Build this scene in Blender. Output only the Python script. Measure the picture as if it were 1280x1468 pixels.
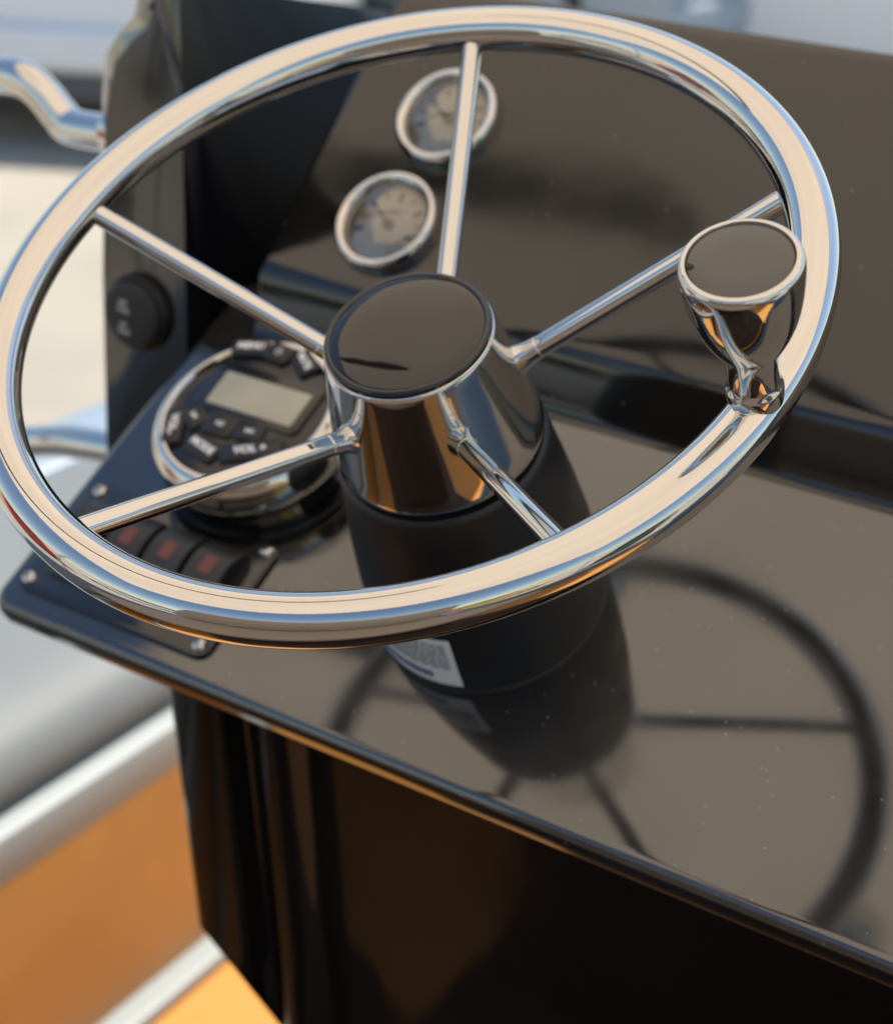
import bpy, bmesh, math, random
from mathutils import Vector as V, Matrix

for o in list(bpy.data.objects): bpy.data.objects.remove(o)
S = bpy.context.scene
COL = S.collection
ZO = 1.5                                   # ground is z = 0; local frame's origin is the foot of the steering column
R = math.radians

# ------------------------------------------------------------------ camera, sky, sun, exposure
FPX, CX, CY = 2475.22, 640.0, 734.0
CAM = V((0.3694569, -0.6453836, 0.398911))
MROT = Matrix(((0.8389851, 0.2695298, -0.4727132), (0.5422113, -0.3407323, 0.7680549), (0.045945, -0.900697, -0.4320114)))
cd = bpy.data.cameras.new('camera'); cam = bpy.data.objects.new('camera', cd); COL.objects.link(cam)
cd.sensor_fit = 'VERTICAL'; cd.sensor_height = 36.0; cd.lens = FPX/1468*36.0
cd.clip_start = 0.02; cd.clip_end = 500
cx, cy, cz = MROT.col[0].copy(), -MROT.col[1], -MROT.col[2]
m = Matrix((cx, cy, cz)).transposed().to_4x4(); m.translation = CAM+V((0, 0, ZO)); cam.matrix_world = m
cd.dof.use_dof = True; cd.dof.focus_distance = 0.615; cd.dof.aperture_fstop = cd.lens/7.0
S.camera = cam

SUN_EL, SUN_AZ = R(60), math.atan2(0.08, 0.99)      # azimuth measured from +Y towards +X
wd = bpy.data.worlds.new('World'); S.world = wd; wd.use_nodes = True
nt = wd.node_tree; bg = nt.nodes['Background']
sk = nt.nodes.new('ShaderNodeTexSky'); sk.sky_type = 'NISHITA'; sk.sun_disc = False
sk.sun_elevation = SUN_EL; sk.sun_rotation = SUN_AZ; sk.air_density = 1.3; sk.dust_density = 0.6; sk.ozone_density = 1.5
nt.links.new(sk.outputs[0], bg.inputs[0]); bg.inputs[1].default_value = 0.13
sd = bpy.data.lights.new('sun', 'SUN'); sd.energy = 5.0; sd.angle = R(0.53); sd.color = (1.0, 0.95, 0.86)
sun = bpy.data.objects.new('sun', sd); COL.objects.link(sun)
sdir = V((math.sin(SUN_AZ)*math.cos(SUN_EL), math.cos(SUN_AZ)*math.cos(SUN_EL), math.sin(SUN_EL)))
sun.rotation_euler = sdir.to_track_quat('Z', 'Y').to_euler(); sun.location = sdir*20
vs = S.view_settings; vs.view_transform = 'Standard'; vs.look = 'None'; vs.exposure = 0.36; vs.gamma = 1.0; vs.use_curve_mapping = False

# ------------------------------------------------------------------ frames and pixel helper
FR0 = (V((0, 0, 0)), V((1, 0, 0)), V((0, 1, 0)), V((0, 0, 1)))
DF = V((0, math.cos(R(30)), 0.5)); DN = V((0, -0.5, math.cos(R(30)))); DX = V((1, 0, 0))
DESK = (V((0, 0, 0)), DX, DF, DN)
WC = V((0.0015271, -0.0986138, 0.1833066)); WN = V((0.0073363, -0.4737526, 0.8806274)).normalized()
WA = WN.cross(MROT.col[0]).normalized(); WB = WN.cross(WA)
WHEEL = (WC, WA, WB, WN)
PH = 6.0661546; RIM, RT = 0.165, 0.00998
def pt(fr, x, y, z): return fr[0]+fr[1]*x+fr[2]*y+fr[3]*z
def ray(px, py): return MROT @ V(((px-CX)/FPX, (py-CY)/FPX, 1.0))
def on(px, py, p0, n):
    v = ray(px, py); return CAM+v*((p0-CAM).dot(n)/v.dot(n))
def ondesk(px, py, h=0.0):
    p = on(px, py, DN*h, DN); return p.x, p.dot(DF)
def sub(fr, x, y, z=0, rot=0):
    c, s = math.cos(rot), math.sin(rot)
    return (pt(fr, x, y, z), fr[1]*c+fr[2]*s, fr[2]*c-fr[1]*s, fr[3])

# ------------------------------------------------------------------ mesh collector
class MB:
    def __init__(s): s.v = []; s.f = []
    def add(s, vs_, fs):
        b = len(s.v); s.v += [V(p) for p in vs_]; s.f += [tuple(b+i for i in f) for f in fs]; return s
    def loft(s, rings, cap0=False, cap1=False, closed=True):
        n = len(rings[0]); vs_ = [p for r in rings for p in r]; fs = []
        for i in range(len(rings)-1):
            for j in range(n if closed else n-1):
                k = (j+1) % n; fs.append((i*n+j, i*n+k, (i+1)*n+k, (i+1)*n+j))
        if cap0: fs.append(tuple(range(n))[::-1])
        if cap1: fs.append(tuple((len(rings)-1)*n+j for j in range(n)))
        return s.add(vs_, fs)
    def lathe(s, prof, fr, seg=64):
        b = []; idx = []; fs = []
        for r, h in prof:
            if r < 1e-6: idx.append([len(b)]*seg); b.append(pt(fr, 0, 0, h))
            else:
                idx.append(list(range(len(b), len(b)+seg)))
                b += [pt(fr, r*math.cos(2*math.pi*j/seg), r*math.sin(2*math.pi*j/seg), h) for j in range(seg)]
        for i in range(len(prof)-1):
            for j in range(seg):
                k = (j+1) % seg; q = []
                for x in (idx[i][j], idx[i][k], idx[i+1][k], idx[i+1][j]):
                    if x not in q: q.append(x)
                if len(q) > 2: fs.append(tuple(q))
        return s.add(b, fs)
    def tube(s, path, rad, seg=20, caps=True):
        path = [V(p) for p in path]; n = len(path); rings = []
        t0 = (path[1]-path[0]).normalized(); up = t0.orthogonal().normalized()
        for i, p in enumerate(path):
            t = (path[min(i+1, n-1)]-path[max(i-1, 0)]).normalized()
            up = (up-t*up.dot(t)).normalized(); w = t.cross(up)
            r = rad[i] if isinstance(rad, (list, tuple)) else rad
            rings.append([p+(up*math.cos(2*math.pi*j/seg)+w*math.sin(2*math.pi*j/seg))*r for j in range(seg)])
        return s.loft(rings, caps, caps)
    def torus(s, fr, RR, r, a0=0, a1=2*math.pi, n=160, seg=32, caps=False):
        full = abs(a1-a0-2*math.pi) < 1e-6; rings = []
        for i in range(n+(0 if full else 1)):
            a = a0+(a1-a0)*i/n; d = fr[1]*math.cos(a)+fr[2]*math.sin(a)
            rings.append([fr[0]+d*(RR+r*math.cos(2*math.pi*j/seg))+fr[3]*(r*math.sin(2*math.pi*j/seg)) for j in range(seg)])
        if full: rings.append(rings[0])
        return s.loft(rings, caps and not full, caps and not full)
    def slab(s, fr, x0, x1, y0, y1, rc, prof, seg=6, caps=True):
        rings = []
        for ins, z in prof:
            r = max(rc-ins, 1e-4); ring = []
            for (ccx, ccy, a) in ((x1-ins-r, y1-ins-r, 0), (x0+ins+r, y1-ins-r, 90), (x0+ins+r, y0+ins+r, 180), (x1-ins-r, y0+ins+r, 270)):
                for k in range(seg+1):
                    t = R(a+90*k/seg); ring.append(pt(fr, ccx+r*math.cos(t), ccy+r*math.sin(t), z))
            rings.append(ring)
        return s.loft(rings, caps, caps)
    def box(s, fr, x0, x1, y0, y1, z0, z1, bev=0.0):
        if bev: return s.slab(fr, x0, x1, y0, y1, bev*1.5, [(bev, z0), (0, z0+bev), (0, z1-bev), (bev*.3, z1-bev*.3), (bev, z1)], 3)
        p = [pt(fr, x, y, z) for z in (z0, z1) for x, y in ((x0, y0), (x1, y0), (x1, y1), (x0, y1))]
        return s.add(p, [(3, 2, 1, 0), (4, 5, 6, 7), (0, 1, 5, 4), (1, 2, 6, 5), (2, 3, 7, 6), (3, 0, 4, 7)])
    def text(s, txt, size, fr, depth=0.0002):
        cu = bpy.data.curves.new('t', 'FONT'); cu.body = txt; cu.size = size; cu.align_x = 'CENTER'; cu.align_y = 'CENTER'; cu.resolution_u = 3
        cu.offset = size*0.05
        ob = bpy.data.objects.new('t', cu); COL.objects.link(ob); bpy.context.view_layer.update()
        me = bpy.data.meshes.new_from_object(ob.evaluated_get(bpy.context.evaluated_depsgraph_get()))
        s.add([pt(fr, q.co.x, q.co.y, depth) for q in me.vertices], [tuple(p.vertices) for p in me.polygons])
        bpy.data.objects.remove(ob); bpy.data.curves.remove(cu); bpy.data.meshes.remove(me); return s
    def cut(s, p, n):                          # drop everything on the n side of a plane
        bm = bmesh.new(); vv = [bm.verts.new(q) for q in s.v]
        for f in s.f: bm.faces.new([vv[i] for i in f])
        bmesh.ops.bisect_plane(bm, geom=bm.verts[:]+bm.edges[:]+bm.faces[:], plane_co=p, plane_no=n, clear_outer=True)
        bm.verts.index_update(); r = MB(); r.v = [q.co.copy() for q in bm.verts]; r.f = [tuple(q.index for q in f.verts) for f in bm.faces]; bm.free(); return r
    def build(s, name, mat, parent=None, base=None, angle=35, bevel=0.0, fix=True):
        b = BASE[parent.name] if parent else (V(base) if base is not None else V((0, 0, 0)))
        me = bpy.data.meshes.new(name); me.from_pydata([p-b for p in s.v], [], s.f)
        bm = bmesh.new(); bm.from_mesh(me)
        bmesh.ops.remove_doubles(bm, verts=bm.verts, dist=1e-6)
        if fix: bmesh.ops.recalc_face_normals(bm, faces=bm.faces)
        if bevel:
            es = [e for e in bm.edges if len(e.link_faces) == 2 and e.calc_face_angle(0) > R(28)]
            bmesh.ops.bevel(bm, geom=es, offset=bevel, segments=4, profile=0.5, affect='EDGES', clamp_overlap=True)
        bm.to_mesh(me); bm.free()
        me.polygons.foreach_set('use_smooth', [True]*len(me.polygons))
        me.set_sharp_from_angle(angle=R(angle)); me.update()
        me.materials.append(mat); o = bpy.data.objects.new(name, me); COL.objects.link(o); BASE[o.name] = b
        if parent: o.parent = parent
        else: o.location = b+V((0, 0, ZO))
        return o
BASE = {}
def thing(name, label, cat, base, group=None):
    o = bpy.data.objects.new(name, None); COL.objects.link(o); o.empty_display_size = 0.02
    o.location = V(base)+V((0, 0, ZO)); BASE[o.name] = V(base); return tag(o, label, cat, group)
def tag(o, label=None, cat=None, group=None, kind=None):
    for k, x in (('label', label), ('category', cat), ('group', group), ('kind', kind)):
        if x: o[k] = x
    return o

# ------------------------------------------------------------------ materials
def mat(name, base, rough=0.5, metal=0.0, ior=1.5, bump=None, var=None, rvar=None, specks=None, aniso=0):
    mt = bpy.data.materials.new(name); mt.use_nodes = True; n = mt.node_tree.nodes; l = mt.node_tree.links
    p = n['Principled BSDF']; p.inputs['Base Color'].default_value = (*base, 1); p.inputs['Roughness'].default_value = rough
    p.inputs['Metallic'].default_value = metal; p.inputs['IOR'].default_value = ior
    tc = n.new('ShaderNodeTexCoord')
    def noise(scale, detail=4, stretch=None):
        t = n.new('ShaderNodeTexNoise'); t.inputs['Scale'].default_value = scale; t.inputs['Detail'].default_value = detail
        if stretch:
            mp = n.new('ShaderNodeMapping'); mp.inputs['Scale'].default_value = stretch; l.new(tc.outputs['Object'], mp.inputs[0]); l.new(mp.outputs[0], t.inputs['Vector'])
        else: l.new(tc.outputs['Object'], t.inputs['Vector'])
        return t
    csock = None
    if var:                                   # (scale, other colour, low, high)
        t = noise(var[0]); r = n.new('ShaderNodeMapRange'); r.inputs[1].default_value = var[2]; r.inputs[2].default_value = var[3]; l.new(t.outputs[0], r.inputs[0])
        mx = n.new('ShaderNodeMix'); mx.data_type = 'RGBA'; mx.inputs[6].default_value = (*base, 1); mx.inputs[7].default_value = (*var[1], 1)
        l.new(r.outputs[0], mx.inputs[0]); csock = mx.outputs[2]
    if specks:                                # (scale, radius, colour, share): fine dust grains
        vo = n.new('ShaderNodeTexVoronoi'); vo.inputs['Scale'].default_value = specks[0]; l.new(tc.outputs['Object'], vo.inputs['Vector'])
        lt = n.new('ShaderNodeMath'); lt.operation = 'LESS_THAN'; l.new(vo.outputs['Distance'], lt.inputs[0]); lt.inputs[1].default_value = specks[1]
        sp = n.new('ShaderNodeSeparateColor'); l.new(vo.outputs['Color'], sp.inputs[0])
        gt = n.new('ShaderNodeMath'); gt.operation = 'LESS_THAN'; l.new(sp.outputs[0], gt.inputs[0]); gt.inputs[1].default_value = specks[3]
        ml = n.new('ShaderNodeMath'); ml.operation = 'MULTIPLY'; l.new(lt.outputs[0], ml.inputs[0]); l.new(gt.outputs[0], ml.inputs[1])
        mx = n.new('ShaderNodeMix'); mx.data_type = 'RGBA'; mx.inputs[6].default_value = (*base, 1); mx.inputs[7].default_value = (*specks[2], 1)
        if csock: l.new(csock, mx.inputs[6])
        l.new(ml.outputs[0], mx.inputs[0]); csock = mx.outputs[2]
    if csock: l.new(csock, p.inputs['Base Color'])
    if rvar:                                  # (scale, low rough, high rough)
        t = noise(rvar[0], 5); r = n.new('ShaderNodeMapRange'); r.inputs[1].default_value = 0.35; r.inputs[2].default_value = 0.7
        r.inputs[3].default_value = rvar[1]; r.inputs[4].default_value = rvar[2]; l.new(t.outputs[0], r.inputs[0]); l.new(r.outputs[0], p.inputs['Roughness'])
    if bump:                                  # (scale, strength, distance[, stretch])
        t = noise(bump[0], 3, bump[3] if len(bump) > 3 else None); b = n.new('ShaderNodeBump'); b.inputs['Strength'].default_value = bump[1]; b.inputs['Distance'].default_value = bump[2]
        l.new(t.outputs[0], b.inputs['Height']); l.new(b.outputs[0], p.inputs['Normal'])
    return mt
M = {}
M['gel'] = mat('black_gelcoat', (.007, .0068, .0065), .05, ior=2.12, rvar=(11, .045, .13), bump=(16, .05, .0015), var=(7, (.019, .0195, .021), .42, .75), specks=(420, .13, (.42, .40, .38), .05))
M['gelp'] = mat('black_gelcoat_dash', (.007, .0068, .0065), .06, ior=1.68, rvar=(12, .06, .14), bump=(7, .22, .004), specks=(300, .12, (.4, .38, .36), .02))
M['gelc'] = mat('black_gelcoat_cheek', (.010, .0098, .009), .07, ior=1.78, rvar=(14, .06, .14), bump=(9, .10, .003))
M['gelv'] = mat('black_gelcoat_side', (.009, .0075, .0065), .05, ior=1.9, rvar=(14, .05, .13), bump=(5, .25, .006))
M['chrome'] = mat('polished_stainless', (.64, .625, .60), .035, 1.0, rvar=(45, .02, .09), bump=(900, .02, .0002), specks=(520, .09, (.28, .27, .26), .02))
M['chrome2'] = mat('chrome_plate', (.66, .65, .63), .05, 1.0)
M['cap'] = mat('gloss_black_cap', (.006, .006, .006), .03, ior=1.66, rvar=(80, .02, .06), specks=(600, .10, (.3, .29, .27), .012))
M['satin'] = mat('satin_black_plastic', (.010, .010, .011), .42, bump=(1400, .12, .0002), rvar=(40, .36, .52))
M['knobface'] = mat('knob_face', (.045, .043, .040), .28, ior=1.8, bump=(1500, .1, .0001))
M['plate'] = mat('switch_plate', (.006, .006, .007), .10, ior=1.7, bump=(600, .05, .0002))
M['rubber'] = mat('black_rubber', (.018, .018, .019), .6, bump=(1500, .1, .0002))
M['seat'] = mat('tan_vinyl', (.36, .29, .22), .5, bump=(300, .2, .0006))
M['mat'] = mat('added_mat_brown', (.085, .052, .034), .7, bump=(60, .5, .002, (1, 8, 1)), var=(9, (.05, .03, .02), .35, .65))
M['rocker'] = mat('rocker_plastic', (.022, .022, .024), .33, bump=(1200, .1, .0002))
M['red'] = mat('red_lens', (.17, .045, .038), .35)
M['tail'] = mat('tail_lamp', (.5, .03, .03), .2)
M['white'] = mat('white_print', (.88, .89, .90), .5)
M['lcd'] = mat('liquid_crystal', (.46, .44, .36), .25, var=(40, (.40, .385, .31), .3, .7))
M['face'] = mat('radio_face', (.008, .008, .009), .16, ior=1.6)
M['button'] = mat('radio_button', (.014, .014, .015), .45)
M['dial'] = mat('gauge_dial', (.74, .70, .64), .4, var=(30, (.66, .61, .54), .35, .65))
M['tick'] = mat('dial_print', (.07, .065, .06), .5)
M['sticker'] = mat('white_sticker', (.80, .84, .88), .35, var=(300, (.74, .78, .82), .4, .7))
M['ink'] = mat('grey_ink', (.24, .26, .30), .5)
M['blue'] = mat('blue_ink', (.05, .09, .30), .5)
M['cushion'] = mat('light_grey_vinyl', (.175, .188, .19), .6, bump=(260, .2, .0006), var=(5, (.15, .16, .163), .35, .7))
M['wgel'] = mat('white_gelcoat', (.31, .335, .335), .5, ior=1.45, var=(6, (.31, .335, .335), .35, .7))
M['deck'] = mat('orange_deck_mat', (.60, .27, .06), .5, bump=(300, .3, .0006), var=(6, (.53, .235, .05), .3, .7))
M['hull'] = mat('shade_tinted_gelcoat', (.27, .33, .40), .35, var=(4, (.24, .30, .37), .35, .7))  # gunwale shade is put into this blue-grey base colour
M['orange'] = mat('orange_vinyl', (.46, .215, .05), .5, bump=(420, .25, .0005), var=(5, (.37, .165, .036), .3, .7))
M['pave'] = mat('pale_concrete', (.42, .37, .29), .85, bump=(30, .3, .01), var=(1.3, (.34, .295, .23), .3, .7))
M['car_w'] = mat('white_car_paint', (.88, .89, .89), .2, ior=1.5)
M['car_b'] = mat('blue_grey_car_paint', (.42, .48, .53), .25, metal=0.0)
M['carglass'] = mat('car_glass', (.02, .028, .03), .05, ior=1.6)
M['tyre'] = mat('tyre_rubber', (.02, .02, .02), .8)
M['alloy'] = mat('alloy_rim', (.5, .5, .5), .3, 1.0)
M['trim'] = mat('grey_trim', (.10, .105, .105), .5)

def glassmat(name):
    mt = bpy.data.materials.new(name); mt.use_nodes = True; n = mt.node_tree.nodes; l = mt.node_tree.links
    n.remove(n['Principled BSDF']); out = n['Material Output']
    tr = n.new('ShaderNodeBsdfTransparent'); gl = n.new('ShaderNodeBsdfGlossy'); gl.inputs['Roughness'].default_value = 0.02
    fr = n.new('ShaderNodeFresnel'); fr.inputs[0].default_value = 2.2; mx = n.new('ShaderNodeMixShader')
    tr.inputs[0].default_value = (.92, .93, .92, 1)
    l.new(fr.outputs[0], mx.inputs[0]); l.new(tr.outputs[0], mx.inputs[1]); l.new(gl.outputs[0], mx.inputs[2]); l.new(mx.outputs[0], out.inputs[0]); return mt
M['glass'] = glassmat('instrument_glass')
def canopymat():
    mt = bpy.data.materials.new('beige_canvas'); mt.use_nodes = True; n = mt.node_tree.nodes; l = mt.node_tree.links
    n.remove(n['Principled BSDF']); out = n['Material Output']
    tl = n.new('ShaderNodeBsdfTranslucent'); df = n.new('ShaderNodeBsdfDiffuse'); mx = n.new('ShaderNodeMixShader'); mx.inputs[0].default_value = .2
    tc = n.new('ShaderNodeTexCoord'); t = n.new('ShaderNodeTexNoise'); t.inputs['Scale'].default_value = 2.2; l.new(tc.outputs['Object'], t.inputs['Vector'])
    c = n.new('ShaderNodeMix'); c.data_type = 'RGBA'; c.inputs[6].default_value = (.80, .655, .505, 1); c.inputs[7].default_value = (.60, .485, .365, 1); l.new(t.outputs[0], c.inputs[0])
    l.new(c.outputs[2], tl.inputs[0]); df.inputs[0].default_value = (.55, .47, .37, 1)
    l.new(tl.outputs[0], mx.inputs[1]); l.new(df.outputs[0], mx.inputs[2]); l.new(mx.outputs[0], out.inputs[0]); return mt
M['canvas'] = canopymat()

# ------------------------------------------------------------------ ground and boat shell
g = MB(); N = 24
g.add([(-200+400*i/N, -200+400*j/N, -1.5) for i in range(N+1) for j in range(N+1)],
      [(i*(N+1)+j, (i+1)*(N+1)+j, (i+1)*(N+1)+j+1, i*(N+1)+j+1) for i in range(N) for j in range(N)])
tag(g.build('ground', M['pave'], base=(0, 0, -1.5)), kind='structure')
tag(MB().box(FR0, -1.0, 1.6, -2.6, 1.6, -.89, -.85, .004).build('cockpit_floor', M['deck'], base=(0, 0, -.89)), kind='structure')
# hull: outer skin with rolled gunwale on both sides
def hull():
    t = thing('boat_hull', 'shade-tinted blue grey boat hull with rolled gunwale behind the bench cushion', 'hull', (0.3, 0, -1.45))
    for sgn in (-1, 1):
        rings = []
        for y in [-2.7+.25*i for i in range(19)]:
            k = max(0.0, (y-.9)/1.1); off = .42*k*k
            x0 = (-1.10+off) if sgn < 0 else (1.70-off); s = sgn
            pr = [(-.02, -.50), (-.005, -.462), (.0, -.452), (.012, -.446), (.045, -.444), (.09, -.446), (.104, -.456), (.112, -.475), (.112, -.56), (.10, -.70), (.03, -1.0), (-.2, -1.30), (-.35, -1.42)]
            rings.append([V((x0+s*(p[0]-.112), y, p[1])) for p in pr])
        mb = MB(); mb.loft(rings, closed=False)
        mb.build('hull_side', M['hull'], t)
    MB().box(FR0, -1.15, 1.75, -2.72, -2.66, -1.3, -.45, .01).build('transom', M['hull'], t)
    return t
hull()
b = thing('side_bench', 'long light grey cushioned bench with orange side panel and white trim', 'bench', (-.85, -.3, -.85))
Y0, Y1 = -2.5, 1.5
MB().box(FR0, -1.08, -.606, Y0, Y1, -.85, -.588, .004).build('side_panel', M['orange'], b)
MB().slab((V((0, 0, -.586)), DX, V((0, 1, 0)), V((0, 0, 1))), -1.09, -.596, Y0, Y1, .012, [(.008, 0), (.002, .004), (0, .012), (0, .042), (.003, .051), (.012, .055)]).build('trim_rail', M['wgel'], b)
MB().slab((V((0, 0, -.529)), DX, V((0, 1, 0)), V((0, 0, 1))), -1.085, -.618, Y0, Y1, .11, [(.012, 0), (.003, .006), (0, .014), (.003, .030), (.014, .046), (.032, .058), (.06, .066), (.10, .070)], 8).build('cushion', M['cushion'], b)
MB().box(FR0, -.616, -.575, Y0, Y1, -.849, -.832, .004).build('toe_strip', M['wgel'], b)

# ------------------------------------------------------------------ canopy overhead (seen in every polished surface)
cn = thing('canopy', 'beige canvas sun canopy stretched above the helm', 'canopy', (0.3, -.7, 1.05))
def xl(y):
    k = max(0.0, (y-.15)/.75); return -1.06+.35*k**2.4
mb = MB(); nu, nv = 28, 40; vsx = []
for j in range(nv+1):
    y = -1.30+2.20*j/nv; a = xl(y); c = 1.8-.35*max(0, (y-.15)/.75)**2.4
    for i in range(nu+1):
        u = i/nu; x = a+(c-a)*u
        vsx.append((x, y, 1.10+.10*math.sin(math.pi*u)-.05*((y+.42)/1.3)**2+.004*math.sin(9*u+3*y)))
mb.add(vsx, [(j*(nu+1)+i, j*(nu+1)+i+1, (j+1)*(nu+1)+i+1, (j+1)*(nu+1)+i) for j in range(nv) for i in range(nu)])
mb.build('fabric', M['canvas'], cn, fix=False)
for y in (-1.26, .86):
    a = xl(y)+.01; c = 1.79-.35*max(0, (y-.15)/.75)**2.4
    path = [V((a+(c-a)*k/24, y, 1.083+.10*math.sin(math.pi*k/24)-.05*((y+.42)/1.3)**2)) for k in range(25)]
    path = [V((-1.06, -.8, -.445)), V((a-.02, y, path[0].z-.07))]+path+[V((c+.02, y, path[-1].z-.07)), V((1.66, -.8, -.445))]
    MB().tube(path, .0125, 12).build('frame_bow', M['chrome2'], cn)

bp = [V((-1.03, -.222, 1.094)), V((-.95, -.205, 1.112)), V((-.75, -.178, 1.128)), V((-.58, -.168, 1.142)), V((-.48, -.178, 1.150)), V((-.41, -.198, 1.155))]
pk_ = []
for i, p in enumerate(bp):
    w_ = (.026, .030, .034, .036, .032, .014)[i]
    pk_.append([p+V((0, w_*math.cos(a), -.012+.006*math.sin(a))) for a in [2*math.pi*k/12 for k in range(12)]])
MB().loft(pk_, True, True).build('added_dark_strip', M['trim'], cn)  # unseen dark strip, added under the canvas for dark bands in reflections

# ------------------------------------------------------------------ helm console
co = thing('helm_console', 'glossy black moulded helm console carrying the wheel and instruments', 'console', (.2, .2, -.85))
nose = [(.03, -.0160), (.0035, -.0156), (.001, -.0145), (0, -.0125), (0, -.0075)]+[(.0075-.0075*math.cos(R(a)), -.0075+.0075*math.sin(R(a))) for a in (10, 20, 30, 40, 50, 60, 70, 80, 90)]
MB().slab(DESK, -.2580, .80, -.1035, .150, .013, nose, 8).build('desk', M['gel'], co, angle=25)
# riser + gauge panel as one swept moulding
TP = R(16); PG = DF*math.cos(TP)+DN*math.sin(TP); PN = DN*math.cos(TP)-DF*math.sin(TP)
P0 = DF*.138+DN*.030; PANEL = (P0, DX, PG, PN)
prof = [(.109, -.02), (.1095, .0003), (.1125, .0012), (.1155, .0040), (.118, .0075), (.1305, .0235), (.1335, .0268), (.1375, .0296), (.142, .0312)]
prof = [DF*a+DN*c for a, c in prof]
for s_ in (.02, .05, .08, .11, .14, .155): prof.append(P0+PG*s_)
for k in range(1, 6):
    t = R(2.2*k); prof.append(P0+PG*(.162+.2*math.sin(t))-PN*(.2*(1-math.cos(t))))
e = prof[-1]
for k in range(1, 6):
    t = R(11+26*k); e = e+(PG*math.cos(t)-PN*math.sin(t))*.0012; prof.append(e.copy())
prof.append(e+V((0, .02, -.3)))
pan = MB(); pan.loft([[p-PN*.07+DX*-.2265 for p in prof], [p-PN*.0035+DX*-.2265 for p in prof], [p-PN*.001+DX*-.2255 for p in prof], [p+DX*-.223 for p in prof], [p+DX*-.2222 for p in prof], [p+DX*-.219 for p in prof]]+[[p+DX*x for p in prof] for x in (-.1, .1, .3, .5, .80)], closed=False)
pan.build('dash_panel', M['gelp'], co, angle=40)
# left cheek (bulkhead beside the dash)
fo = [(-.330, -.075), (-.330, -.03), (-.3275, .07), (-.322, .150), (-.3195, .172), (-.3116, .199), (-.2990, .2125), (-.2870, .2215), (-.2805, .236), (-.279, .260), (-.263, .260), (-.263, .16), (-.263, .03), (-.263, -.075)]
rings = []
for k in range(9):
    q = (k/8)**1.5; y = .083+.34*q; lean = .10*q**.4
    rings.append([V((x-lean*max(0, min(1, (z-.04)/.22))+(.02*min(1, q*6) if i > 9 and z < .1 else 0), y, min(z, .247-.19*(y-.083)))) for i, (x, z) in enumerate(fo)])
ck = MB().loft(rings, True, True).build('cheek', M['gelc'], co, angle=40, bevel=.005)
ck.data.materials.append(mat('cheek_inner_black', (.005, .0055, .008), .42, ior=1.12, bump=(300, .1, .0004)))  # right-facing cheek faces take a darker, duller, less reflective black
for p_ in ck.data.polygons:
    if p_.normal.x > .25: p_.material_index = 1
# front panel under the desk
pz = [(-.026, -.030, -.004), (-.024, -.08, -.002), (-.022, -.12, 0), (-.020, -.20, .008), (-.0185, -.27, .0145), (-.0165, -.36, .022), (-.012, -.50, .030), (.0, -.70, .035), (.012, -.84, .04)]
plan = [(-.199, .30), (-.199, .03), (-.1985, .016), (-.196, .007), (-.191, .002), (-.186, 0), (-.158, 0), (-.153, .0015), (-.1515, .006), (-.150, .014), (-.146, .017), (-.140, .015), (-.136, .009), (-.131, .006), (-.122, .005), (-.115, .008), (-.111, .016), (-.105, .022), (-.095, .024), (-.05, .024), (.0, .023), (.2, .021), (.5, .022), (.80, .024)]
MB().loft([[V((x+sh*max(0, min(1, (.3-x)/.45)), (y+sb) if sb < .2 else .30, z)) for x, sb in plan] for y, z, sh in pz], closed=False).cut(CAM, ray(285, 1325).cross(ray(400, 1468))).build('front_panel', M['gelv'], co, angle=50)
MB().box(FR0, -.20, .80, .26, .30, -.85, .02).build('back_panel', M['gelv'], co)

# ------------------------------------------------------------------ unseen seat added behind the wheel to tone reflections in hub and dash
tag(MB().slab((V((0, 0, -.849)), DX, V((0, 1, 0)), V((0, 0, 1))), -.36, .80, -1.5, .015, .03, [(0, 0), (0, .005), (.003, .008)], 6).build('added_floor_mat', M['mat'], base=(.2, -.7, -.849)), 'dark brown ribbed mat added on the orange cockpit floor to darken reflections', 'mat')  # unseen mat, added to darken what hub and front panel mirror
hs = thing('added_chair', 'added tan padded chair on a dark brown base, unseen, shaping reflections', 'chair', (.12, -1.0, -.85))
MB().slab((V((0, 0, -.85)), DX, V((0, 1, 0)), V((0, 0, 1))), -.34, .60, -1.25, -.56, .05, [(.0, 0), (0, .56), (.01, .57)], 6).build('seat_base', M['mat'], hs)
MB().slab((V((0, 0, -.278)), DX, V((0, 1, 0)), V((0, 0, 1))), -.42, .68, -1.30, -.43, .07, [(.02, 0), (.004, .012), (0, .03), (0, .07), (.008, .095), (.025, .112), (.06, .12)], 8).build('seat_cushion', M['seat'], hs)
MB().slab((V((0, -1.16, -.155)), DX, V((0, -.17, .985)), V((0, .985, .17))), -.42, .68, 0, .52, .08, [(.03, -.04), (.006, -.02), (0, 0), (0, .05), (.01, .075), (.04, .09)], 8).build('backrest', M['seat'], hs)

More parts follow.
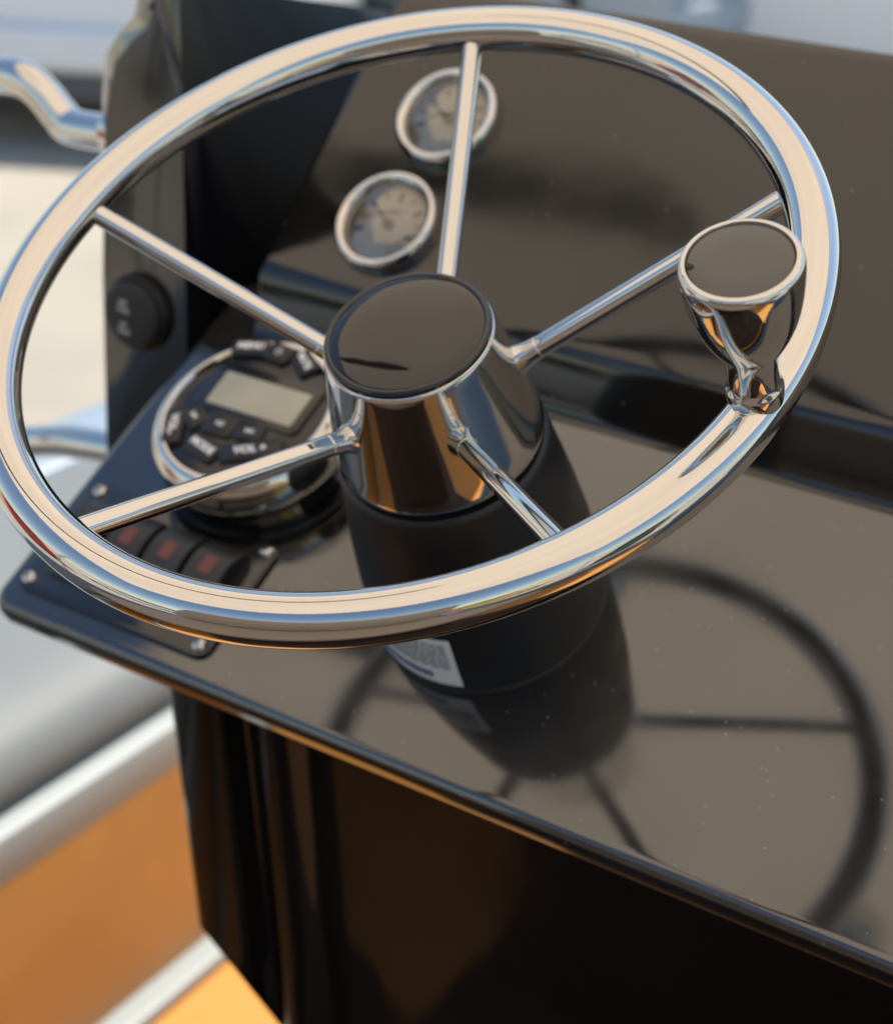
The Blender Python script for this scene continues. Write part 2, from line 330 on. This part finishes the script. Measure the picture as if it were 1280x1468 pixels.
# ------------------------------------------------------------------ gauges
def gauge(x, s, label, na):
    fr = sub(PANEL, x, s)
    t = thing('round_gauge', label, 'gauge', fr[0], 'round gauges on the dash panel')
    fr = (fr[0], fr[1], fr[2], fr[3])
    MB().lathe([(.0295, -.004), (.0306, 0), (.0311, .003), (.0308, .0058), (.0300, .0078), (.0291, .0087), (.0280, .0089), (.0266, .0084), (.0254, .0072), (.0246, .0056), (.0242, .004), (.0241, -.002)], fr, 56).build('bezel', M['chrome2'], t)
    MB().lathe([(.0243, .0005), (0, .0005)], fr, 40).build('dial', M['dial'], t)
    MB().lathe([(.0246, .0050), (.021, .0070), (.015, .0090), (.008, .0102), (0, .0106)], fr, 40).build('glass', M['glass'], t)
    tk = MB()
    for k in range(9):
        a = R(200-27.5*k); f2 = (fr[0], fr[1]*math.cos(a)+fr[2]*math.sin(a), fr[2]*math.cos(a)-fr[1]*math.sin(a), fr[3])
        w = .0013 if k % 2 == 0 else .0006
        tk.box(f2, .0150 if k % 2 == 0 else .017, .0208, -w, w, .0006, .0009)
    tk.build('scale_marks', M['tick'], t)
    a = R(na); f2 = (fr[0], fr[1]*math.cos(a)+fr[2]*math.sin(a), fr[2]*math.cos(a)-fr[1]*math.sin(a), fr[3])
    nd_ = MB().add([pt(f2, -.004, -.0013, .0022), pt(f2, .018, -.0004, .0022), pt(f2, .018, .0004, .0022), pt(f2, -.004, .0013, .0022)], [(0, 1, 2, 3)])
    nd_.lathe([(.003, .0006), (.003, .0026), (.002, .003), (0, .003)], fr, 16); nd_.build('needle', M['tick'], t)
gauge(-.1513, .1124, 'upper chrome round gauge, partly behind the wheel spoke', 152)
gauge(-.1570, .0414, 'lower chrome round gauge on the dash, just above the hub', 145)

# ------------------------------------------------------------------ switch plate with rockers
sp = thing('switch_panel', 'black switch panel with red-lensed rockers screwed to the desk corner', 'switch panel', pt(DESK, -.183, -.051, 0))
MB().slab(DESK, -.2465, -.1165, -.0895, -.0135, .008, [(.0, -.001), (0, .0016), (.0004, .0024), (.0012, .0028)]).build('plate', M['plate'], sp)
for (x, y) in ((-.2402, -.0825), (-.1235, -.0825), (-.1228, -.0208), (-.2385, -.0200)):
    fr = sub(DESK, x, y, .0028, random.random())
    sc = MB().lathe([(.0040, 0), (.0040, .0006), (.0034, .0016), (.0022, .0023), (.001, .0026), (0, .0026)], fr, 20).build('screw', M['chrome2'], sp)
    MB().box(fr, -.0022, .0022, -.00035, .00035, .0020, .00275).box(fr, -.00035, .00035, -.0022, .0022, .0020, .00275).build('cross_slot', M['rubber'], sc)
MB().slab(DESK, -.2335, -.1265, -.0765, -.0275, .003, [(0, .002), (0, .0052), (.001, .006), (.0022, .006), (.0026, .003)], 4, caps=False).build('rocker_frame', M['rocker'], sp)
for k in range(4):
    xk = -.2195+.0268*k+(.0005 if k else 0); fr = sub(DESK, xk, -.052)
    ring = []
    for sx in (-.0118, -.0112, .0112, .0118):
        pr = []
        for q in range(13):
            yy = -.0225+.045*q/12; zz = .0155-.0125*(1-((yy+.006)/.030)**2)*.35-.006*(yy < -.006)*((yy+.006)/.0165)**2
            zz = .0165-.0105*((yy-.008)/.0305)**2-(.003*((yy-.008)/.0145)**2 if yy > .008 else 0)
            pr.append(pt(fr, sx, yy, zz-(.0007 if abs(sx) > .0115 else 0)))
        ring.append([pt(fr, sx, -.0225, .002)]+pr+[pt(fr, sx, .0225, .002)])
    rk = MB().loft(ring, True, True).build('rocker', M['rocker'], sp, angle=40)
    MB().slab(sub(fr, 0, .0065), -.0042, .0042, -.0055, .0055, .0012, [(0, .0120), (0, .0161), (.0005, .0166)], 3).build('lens', M['red'], rk)
# blanked end cap beside the rockers
MB().lathe([(.0085, .002), (.0085, .009), (.0078, .0105), (0, .0108)], sub(DESK, -.1215+.0035, -.050), 24).build('blank_cap', M['rubber'], sp) if False else None

# ------------------------------------------------------------------ round marine radio
RX, RY, RH, RR_ = -.1635, .0375, .036, .0545
rd = thing('marine_radio', 'round chrome-ringed marine radio with grey display beside the column', 'radio', pt(DESK, RX, RY, 0))
fr = sub(DESK, RX, RY)
MB().lathe([(.0560, -.001), (.0565, .003), (.0555, .006), (.0535, .008), (.0520, .012), (.0515, .020)], fr, 72).build('housing', M['cap'], rd)
MB().lathe([(.0515, .012), (.0548, .014), (.0563, .018), (.0565, .022), (.0558, .0265), (.0542, .0305), (.0520, .0337), (.0495, .0357), (.0475, .0364), (.0460, .0360), (.0450, .0345), (.0446, .0325), (.0446, .030)], fr, 80).build('ring', M['chrome'], rd)
MB().lathe([(.0444, .0326), (.040, .0335), (.02, .0345), (0, .0347)], fr, 64).build('face', M['face'], rd)
HF = .0347
def face_xy(px, py):
    x, y = ondesk(px, py, HF); return x, y
c4 = [face_xy(*p) for p in ((328, 539), (457, 566), (413, 612), (292, 577))]
lx0 = (c4[0][0]+c4[3][0])/2; lx1 = (c4[1][0]+c4[2][0])/2; ly0 = (c4[2][1]+c4[3][1])/2; ly1 = (c4[0][1]+c4[1][1])/2
sc = MB().slab(DESK, lx0-.008, lx1+.005, ly0-.004, ly1+.007, .004, [(0, HF-.002), (0, HF+.0006), (.001, HF+.0010)], 4).build('screen', M['face'], rd)
MB().slab(DESK, lx0, lx1, ly0, ly1, .001, [(0, HF-.001), (0, HF+.0013), (.0003, HF+.0014)], 3).build('display', M['lcd'], sc)
def button(px, py, w, h, rot, txt, size=.0042):
    x, y = face_xy(px, py); f2 = sub(DESK, x, y, HF-.0042, rot); w *= 1.1; h *= 1.12; size *= 1.12
    b_ = MB().slab(f2, -w/2, w/2, -h/2, h/2, .0025, [(0, 0), (0, .0045), (.0004, .0054), (.0014, .0060)], 4).build('button', M['button'], rd)
    k = MB(); f3 = sub(f2, 0, 0, .0061)
    if txt == 'power':
        k.torus(f3, .0018, .0003, R(120), R(420), 16, 6); k.box(f3, -.0003, .0003, .0004, .0024, 0, .0003)
    elif txt in ('prev', 'next', 'play'):
        d = -1 if txt == 'prev' else 1
        for o_ in ((-.0019, .0002) if txt != 'play' else (-.0022,)):
            k.add([pt(f3, d*o_, -.0017, .0002), pt(f3, d*(o_+.0021), 0, .0002), pt(f3, d*o_, .0017, .0002)], [(0, 1, 2)])
        if txt == 'play': k.box(f3, .0003, .0010, -.0017, .0017, 0, .0002).box(f3, .0016, .0023, -.0017, .0017, 0, .0002)
        else: k.box(f3, min(d*.0024, d*.003), max(d*.0024, d*.003), -.0017, .0017, 0, .0002)
    else: k.text(txt, size, f3)
    k.build('symbol', M['white'], b_, fix=False)
button(362, 499, .0215, .0105, R(16), 'MENU', .0052)
button(401, 507, .0150, .0115, R(-8), 'power')
button(438, 521, .0165, .0115, R(-36), 'MUTE', .0046)
button(250, 611, .0230, .0105, R(-66), 'VOL-', .0056)
button(281, 599, .0135, .0120, R(-28), 'prev')
button(317, 610, .0185, .0135, 0, 'play')
button(358, 621, .0165, .0105, R(8), 'next')
button(292, 642, .0200, .0120, R(-14), 'MODE', .0054)
button(360, 647, .0320, .0110, R(26), 'VOL +', .0058)

# ------------------------------------------------------------------ socket cover on the cheek
FS = (V((-.2978, .0825, .0555)), DX, V((0, 0, 1)), V((0, -1, 0)))
so = thing('socket_cover', 'round black rubber socket cover with faded print on the left bulkhead', 'socket cover', FS[0])
MB().lathe([(.0232, -.002), (.0236, .002), (.0228, .005), (.0215, .0058)], FS, 40).build('flange', M['satin'], so)
MB().lathe([(.0205, .004), (.0205, .0085), (.0190, .0102), (.017, .0108), (0, .0112)], FS, 40).build('cap', M['rubber'], so)
pr = MB(); f2 = sub(FS, -.0035, .0045, .0113); k_ = MB
for (x0, x1, y0, y1) in ((-.003, .0025, .0018, .0048), (-.0042, -.0008, -.0022, .0006), (.0004, .0040, -.0030, .0002), (-.003, .002, -.0115, -.0090), (-.0042, -.0012, -.0158, -.0128), (.0000, .0044, -.0160, -.0132)):
    pr.box(f2, x0, x1, y0, y1, -.0008, .0001)
pr.build('printed_symbol', mat('faded_print', (.36, .37, .40), .6), so)

# ------------------------------------------------------------------ grab rail on the console side
gr = thing('grab_rail', 'bent stainless grab rail fixed to the outer side of the bulkhead', 'rail', (-.33, .135, -.07))
yr = .135
def yp(px, py): return on(px, py, V((0, yr, 0)), V((0, 1, 0)))
pts = [V((-.322, yr, yp(150, 184).z)), yp(112, 184), yp(88, 166), yp(62, 134), yp(35, 113), yp(0, 107), yp(-45, 113)]
lo = [yp(-30, 634), yp(40, 633), yp(110, 634), V((-.328, yr, yp(165, 634).z))]
q0, q1 = pts[-1], lo[0]
mid = [q0+V((-.05, 0, -.015)), q0+V((-.075, 0, -.06)), (q0+q1)/2+V((-.075, 0, 0)), q1+V((-.055, 0, .05)), q1+V((-.03, 0, .012))]
ctl = pts+mid+lo
def spline(c, n=7):
    out = []
    for i in range(len(c)-1):
        a, b_, c_, d = c[max(i-1, 0)], c[i], c[i+1], c[min(i+2, len(c)-1)]
        for k in range(n):
            t = k/n; out.append(.5*((2*b_)+(c_-a)*t+(2*a-5*b_+4*c_-d)*t*t+(3*b_-a-3*c_+d)*t**3))
    return out+[c[-1]]
MB().tube(spline(ctl), .0115, 20).build('tube', M['chrome'], gr)
for p in (pts[0], lo[-1]):
    f2 = (V((-.316, yr, p.z)), V((0, 1, 0)), V((0, 0, 1)), V((-1, 0, 0)))
    MB().lathe([(.021, -.012), (.021, .016), (.019, .019), (.0162, .0205), (.0155, .046), (.0145, .048), (0, .048)], f2, 28).build('mounting_flange', M['chrome2'], gr)

# ------------------------------------------------------------------ steering column
cl = thing('steering_column', 'matt black tapered steering column rising from the desk under the hub', 'column', V((0, 0, 0)))
hd = -.2085
colp = [(.040, -.0950), (.0458, -.0953), (.0470, -.0963), (.0478, -.0985), (.0498, -.113), (.0535, -.140), (.0560, -.165), (.0572, -.190), (.0570, -.2045), (.0560, -.2115), (.0545, -.2150)]
MB().lathe(colp, WHEEL, 96).build('housing', M['satin'], cl)
def crad(h):
    for (r0, h0), (r1, h1) in zip(colp, colp[1:]):
        if h1 <= h <= h0: return r0+(r1-r0)*(h0-h)/(h0-h1)
    return colp[-1][0]
def onpix_col(px, py):                       # where a pixel's ray meets the column
    v = ray(px, py); lo_, hit = 0.3, None
    for i in range(4000):
        p = CAM+v*(.4+.0001*i); q = p-WC; h = q.dot(WN); r = (q-WN*h).length
        if h > -.25 and h < -.097 and r < crad(h): return math.atan2(q.dot(WB), q.dot(WA)), h
    return None
def colpt(a, h, off): d = WA*math.cos(a)+WB*math.sin(a); return WC+WN*h+d*(crad(h)+off)
MB().torus(sub(DESK, 0, .0005, .0004), .0561, .0016, n=72, seg=8).build('gasket', M['rubber'], cl)
ca = onpix_col(655, 955)
if ca:
    a1 = ca[0]; da = .95; sgn = 1
    t1 = onpix_col(600, 940); sgn = 1 if t1 and (t1[0]-a1) % (2*math.pi) < math.pi else -1
    h0, h1 = -.2035, -.168
    def patch(u0, u1, v0, v1, off, n=14):
        m_ = MB(); vv = []
        for i in range(n+1):
            for j in range(5): vv.append(colpt(a1+sgn*da*(u0+(u1-u0)*i/n), h0+(h1-h0)*(v0+(v1-v0)*j/4), off))
        return m_.add(vv, [(i*5+j, (i+1)*5+j, (i+1)*5+j+1, i*5+j+1) for i in range(n) for j in range(4)])
    st = patch(0, 1, 0, 1, .0005).build('sticker', M['sticker'], cl)
    ink = MB(); blu = MB(); random.seed(5)
    for r_ in range(7):
        u = .06
        while u < .75:
            w = random.uniform(.03, .10); v0 = .40+.075*r_
            q = patch(u, min(u+w, .80), v0, v0+.042, .0008, 2); ink.add(q.v, q.f); u += w+.018
    u = .26
    while u < .95:
        w = random.uniform(.03, .05); q = patch(u, u+w, .12, .26, .0008, 2); blu.add(q.v, q.f); u += w+.014
    ink.build('printed_lines', M['ink'], st); blu.build('printed_heading', M['blue'], st)

# ------------------------------------------------------------------ steering wheel
sw = thing('steering_wheel', 'polished stainless five-spoke steering wheel with black centre cap', 'steering wheel', WC+WN*-.105)
MB().torus(WHEEL, RIM, RT, n=240, seg=48).build('rim', M['chrome'], sw, angle=80)
hub = [(.030, -.0300), (.0352, -.0296), (.0360, -.0302), (.0365, -.0318), (.0372, -.036), (.0395, -.048), (.0428, -.066), (.0453, -.080), (.0466, -.0870), (.0466, -.0898), (.0457, -.0915), (.044, -.0922), (.040, -.0922)]
hb = MB().lathe(hub, WHEEL, 96).build('hub', M['chrome'], sw, angle=50)
MB().lathe([(.0354, -.031), (.0356, -.0290), (.0352, -.0278), (.0344, -.0270), (.0336, -.0268), (.0329, -.0271), (.0326, -.0275), (.0323, -.0273), (.0315, -.0269), (.028, -.0261), (.022, -.0253), (.012, -.02465), (0, -.0244)], WHEEL, 96).build('centre_cap', M['cap'], sw, angle=70)
for i in range(5):
    a = PH+i*2*math.pi/5; d = WA*math.cos(a)+WB*math.sin(a); w = WB*math.cos(a)-WA*math.sin(a)
    p0 = WC+d*.040+WN*-.0575; p1 = WC+d*.1575+WN*-.0035; ax = (p1-p0).normalized(); up = ax.cross(w).normalized()
    if up.dot(WN) < 0: up = -up
    def ringat(s_, ru, rw, sh=0): return [p0+ax*s_+up*(sh+ru*math.cos(2*math.pi*k/28))+w*(rw*math.sin(2*math.pi*k/28)) for k in range(28)]
    L = (p1-p0).length
    MB().loft([ringat(.004, .0046, .0046), ringat(.012, .0046, .0046), ringat(L*.5, .0046, .0046), ringat(L, .0046, .0046)], True, True).build('spoke', M['chrome'], sw)
    # flared root blended into the hub
    rr = []
    for k in range(29):
        t = k/28; e_ = (1-t)**2.6
        rr.append(ringat(-.014+.0265*t, .00485+.020*e_, .00485+.0100*e_, .003*e_))
    rr.append(ringat(.0127, .0047, .0047)); rr.append(ringat(.0126, .0044, .0044))
    MB().loft(rr, True, True).build('spoke_socket', M['chrome'], sw, angle=70)
# spinner knob
KA = -2.1935; kd = WA*math.cos(KA)+WB*math.sin(KA); kt = WB*math.cos(KA)-WA*math.sin(KA)
KN = (WC+kd*.1645, kd, kt, WN)
kb = MB().lathe([(.0096, .0055), (.0101, .0085), (.0102, .0120), (.0099, .0132), (.0093, .0140), (.0090, .0165), (.0089, .0200), (.0090, .0230), (.0096, .0265), (.0107, .0298), (.0122, .0330), (.0140, .0366), (.0158, .0408), (.0173, .0452), (.0185, .0500), (.0194, .0550), (.0201, .0605), (.0205, .0650), (.0205, .0675), (.0203, .0692), (.0197, .0706), (.0188, .0712), (.0178, .0711), (.0174, .0702), (.0173, .069)], KN, 96).build('spinner_knob', M['chrome'], sw, angle=60)
kf = MB().lathe([(.0174, .0698), (.0170, .0704), (.0162, .0707), (.008, .0711), (0, .0712)], KN, 56).build('knob_face', M['knobface'], kb)
x_, y_ = 0, 0
pk = on(987, 381, KN[0]+WN*.0711, WN)-KN[0]
MB().box(sub(KN, pk.dot(kd), pk.dot(kt), .0708), -.0012, .0012, -.0009, .0009, 0, .0004).build('notch', M['rubber'], kb)

# ------------------------------------------------------------------ parked vehicles beyond (far out of focus)
def car(x, y, rot, paint, label, s=1.0, refl=True):
    t = thing('parked_car', label, 'car', (x, y, -1.5), 'cars parked beyond the boat')
    c, sn = math.cos(rot), math.sin(rot)
    fr = (V((x, y, -1.5)), V((c, sn, 0))*s, V((-sn, c, 0))*s, V((0, 0, s)))
    def sec(yy, hw, zb, zt, r=.12, n=5):
        out = []
        for (sx, sz, a) in ((1, 1, 0), (-1, 1, 90), (-1, -1, 180), (1, -1, 270)):
            for k in range(n):
                an = R(a+90*k/(n-1)); out.append(pt(fr, sx*(hw-r)+r*math.cos(an), yy, (zt-r if sz > 0 else zb+r)+r*math.sin(an)))
        return out
    MB().loft([sec(-2.15, .72, .38, .78), sec(-2.1, .82, .28, .92), sec(-1.9, .88, .22, 1.0), sec(-.9, .90, .20, 1.0), (sec(.6, .90, .20, .98)), sec(1.3, .88, .20, .95), sec(1.9, .84, .22, .86), sec(2.12, .74, .28, .72), sec(2.17, .62, .36, .62)], True, True).build('body', paint, t)
    MB().loft([sec(-1.95, .70, .9, .98, .03), sec(-1.75, .70, .9, 1.30, .08), sec(-1.35, .66, .9, 1.46, .1), sec(-.2, .66, .9, 1.48, .1), sec(.3, .68, .9, 1.36, .1), sec(1.15, .74, .9, .97, .03)], True, True).build('windows', M['carglass'], t)
    MB().loft([sec(-1.5, .60, 1.40, 1.475, .03), sec(-1.2, .63, 1.42, 1.50, .03), sec(-.3, .63, 1.44, 1.515, .03), sec(.15, .60, 1.38, 1.45, .03)], True, True).build('roof', paint, t)
    MB().box(fr, -.82, .82, -2.21, -2.05, .33, .52, .03).build('bumper', paint, t)
    MB().box(fr, -.76, .76, -2.185, -2.05, .20, .325, .02).build('valance', M['trim'], t)
    for sx in ((-1, 1) if refl else ()): MB().box(fr, sx*.62-.07, sx*.62+.07, -2.222, -2.19, .36, .43, .006).build('reflector', M['tail'], t)
    for sx in (-1, 1):
        MB().box(fr, sx*.70-.11, sx*.70+.11, -2.17, -1.98, .68, .88, .02).build('tail_light', M['tail'], t)
        MB().box(fr, sx*.66-.12, sx*.66+.12, 2.0, 2.14, .55, .68, .02).build('headlight', M['alloy'], t)
        for yy in (-1.35, 1.35):
            wf = (pt(fr, sx*.80, yy, .31), fr[2], fr[3], fr[1]*sx)
            wl = MB().lathe([(.2, -.09), (.29, -.09), (.31, -.06), (.31, .06), (.29, .09), (.2, .09)], wf, 28).build('tyre', M['tyre'], t)
            MB().lathe([(.2, .0), (.2, .085), (.18, .09), (.16, .05), (.05, .06), (0, .07)], wf, 20).build('rim', M['alloy'], wl)
def gnd(px, py): p = on(px, py, V((0, 0, -1.5)), V((0, 0, 1))); return p
p = gnd(40, 205); car(p.x-.75, p.y+2.0, R(30), M['car_w'], 'white car with red reflectors parked beyond the grab rail')
p = gnd(620, 85); car(p.x-.4, p.y+.95, R(80), M['car_b'], 'blue grey car parked broadside beyond the dash panel', refl=False)
p = gnd(1120, 150); car(p.x+.1, p.y+.95, R(-80), M['car_w'], 'white car parked broadside beyond the right end of the dash')

for (x, y, r_, nm, c_) in ((-6.5, -2.5, 100, 'red', (.42, .03, .03)), (-5.5, -7.5, 40, 'silver', (.5, .51, .52)), (-.8, -8.0, 5, 'black', (.02, .02, .022)), (2.6, -7.0, -12, 'maroon', (.25, .03, .05)),
                           (5.6, -6.2, -40, 'yellow', (.6, .42, .08)), (7.0, -1.0, -85, 'dark green', (.03, .10, .06)), (6.5, 4.0, -110, 'navy blue', (.03, .05, .16)), (-10.5, .8, 80, 'light grey', (.6, .6, .58))):
    car(x, y, R(r_), mat(nm.replace(' ', '_')+'_car_paint', c_, .25, ior=1.5), nm+' car parked on the pale concrete around the boat', refl=False)
S.render.engine = 'CYCLES'
S.cycles.max_bounces = 10; S.cycles.glossy_bounces = 8; S.cycles.diffuse_bounces = 4; S.cycles.transparent_max_bounces = 8
S.cycles.sample_clamp_indirect = 6.0; S.cycles.blur_glossy = 0.2
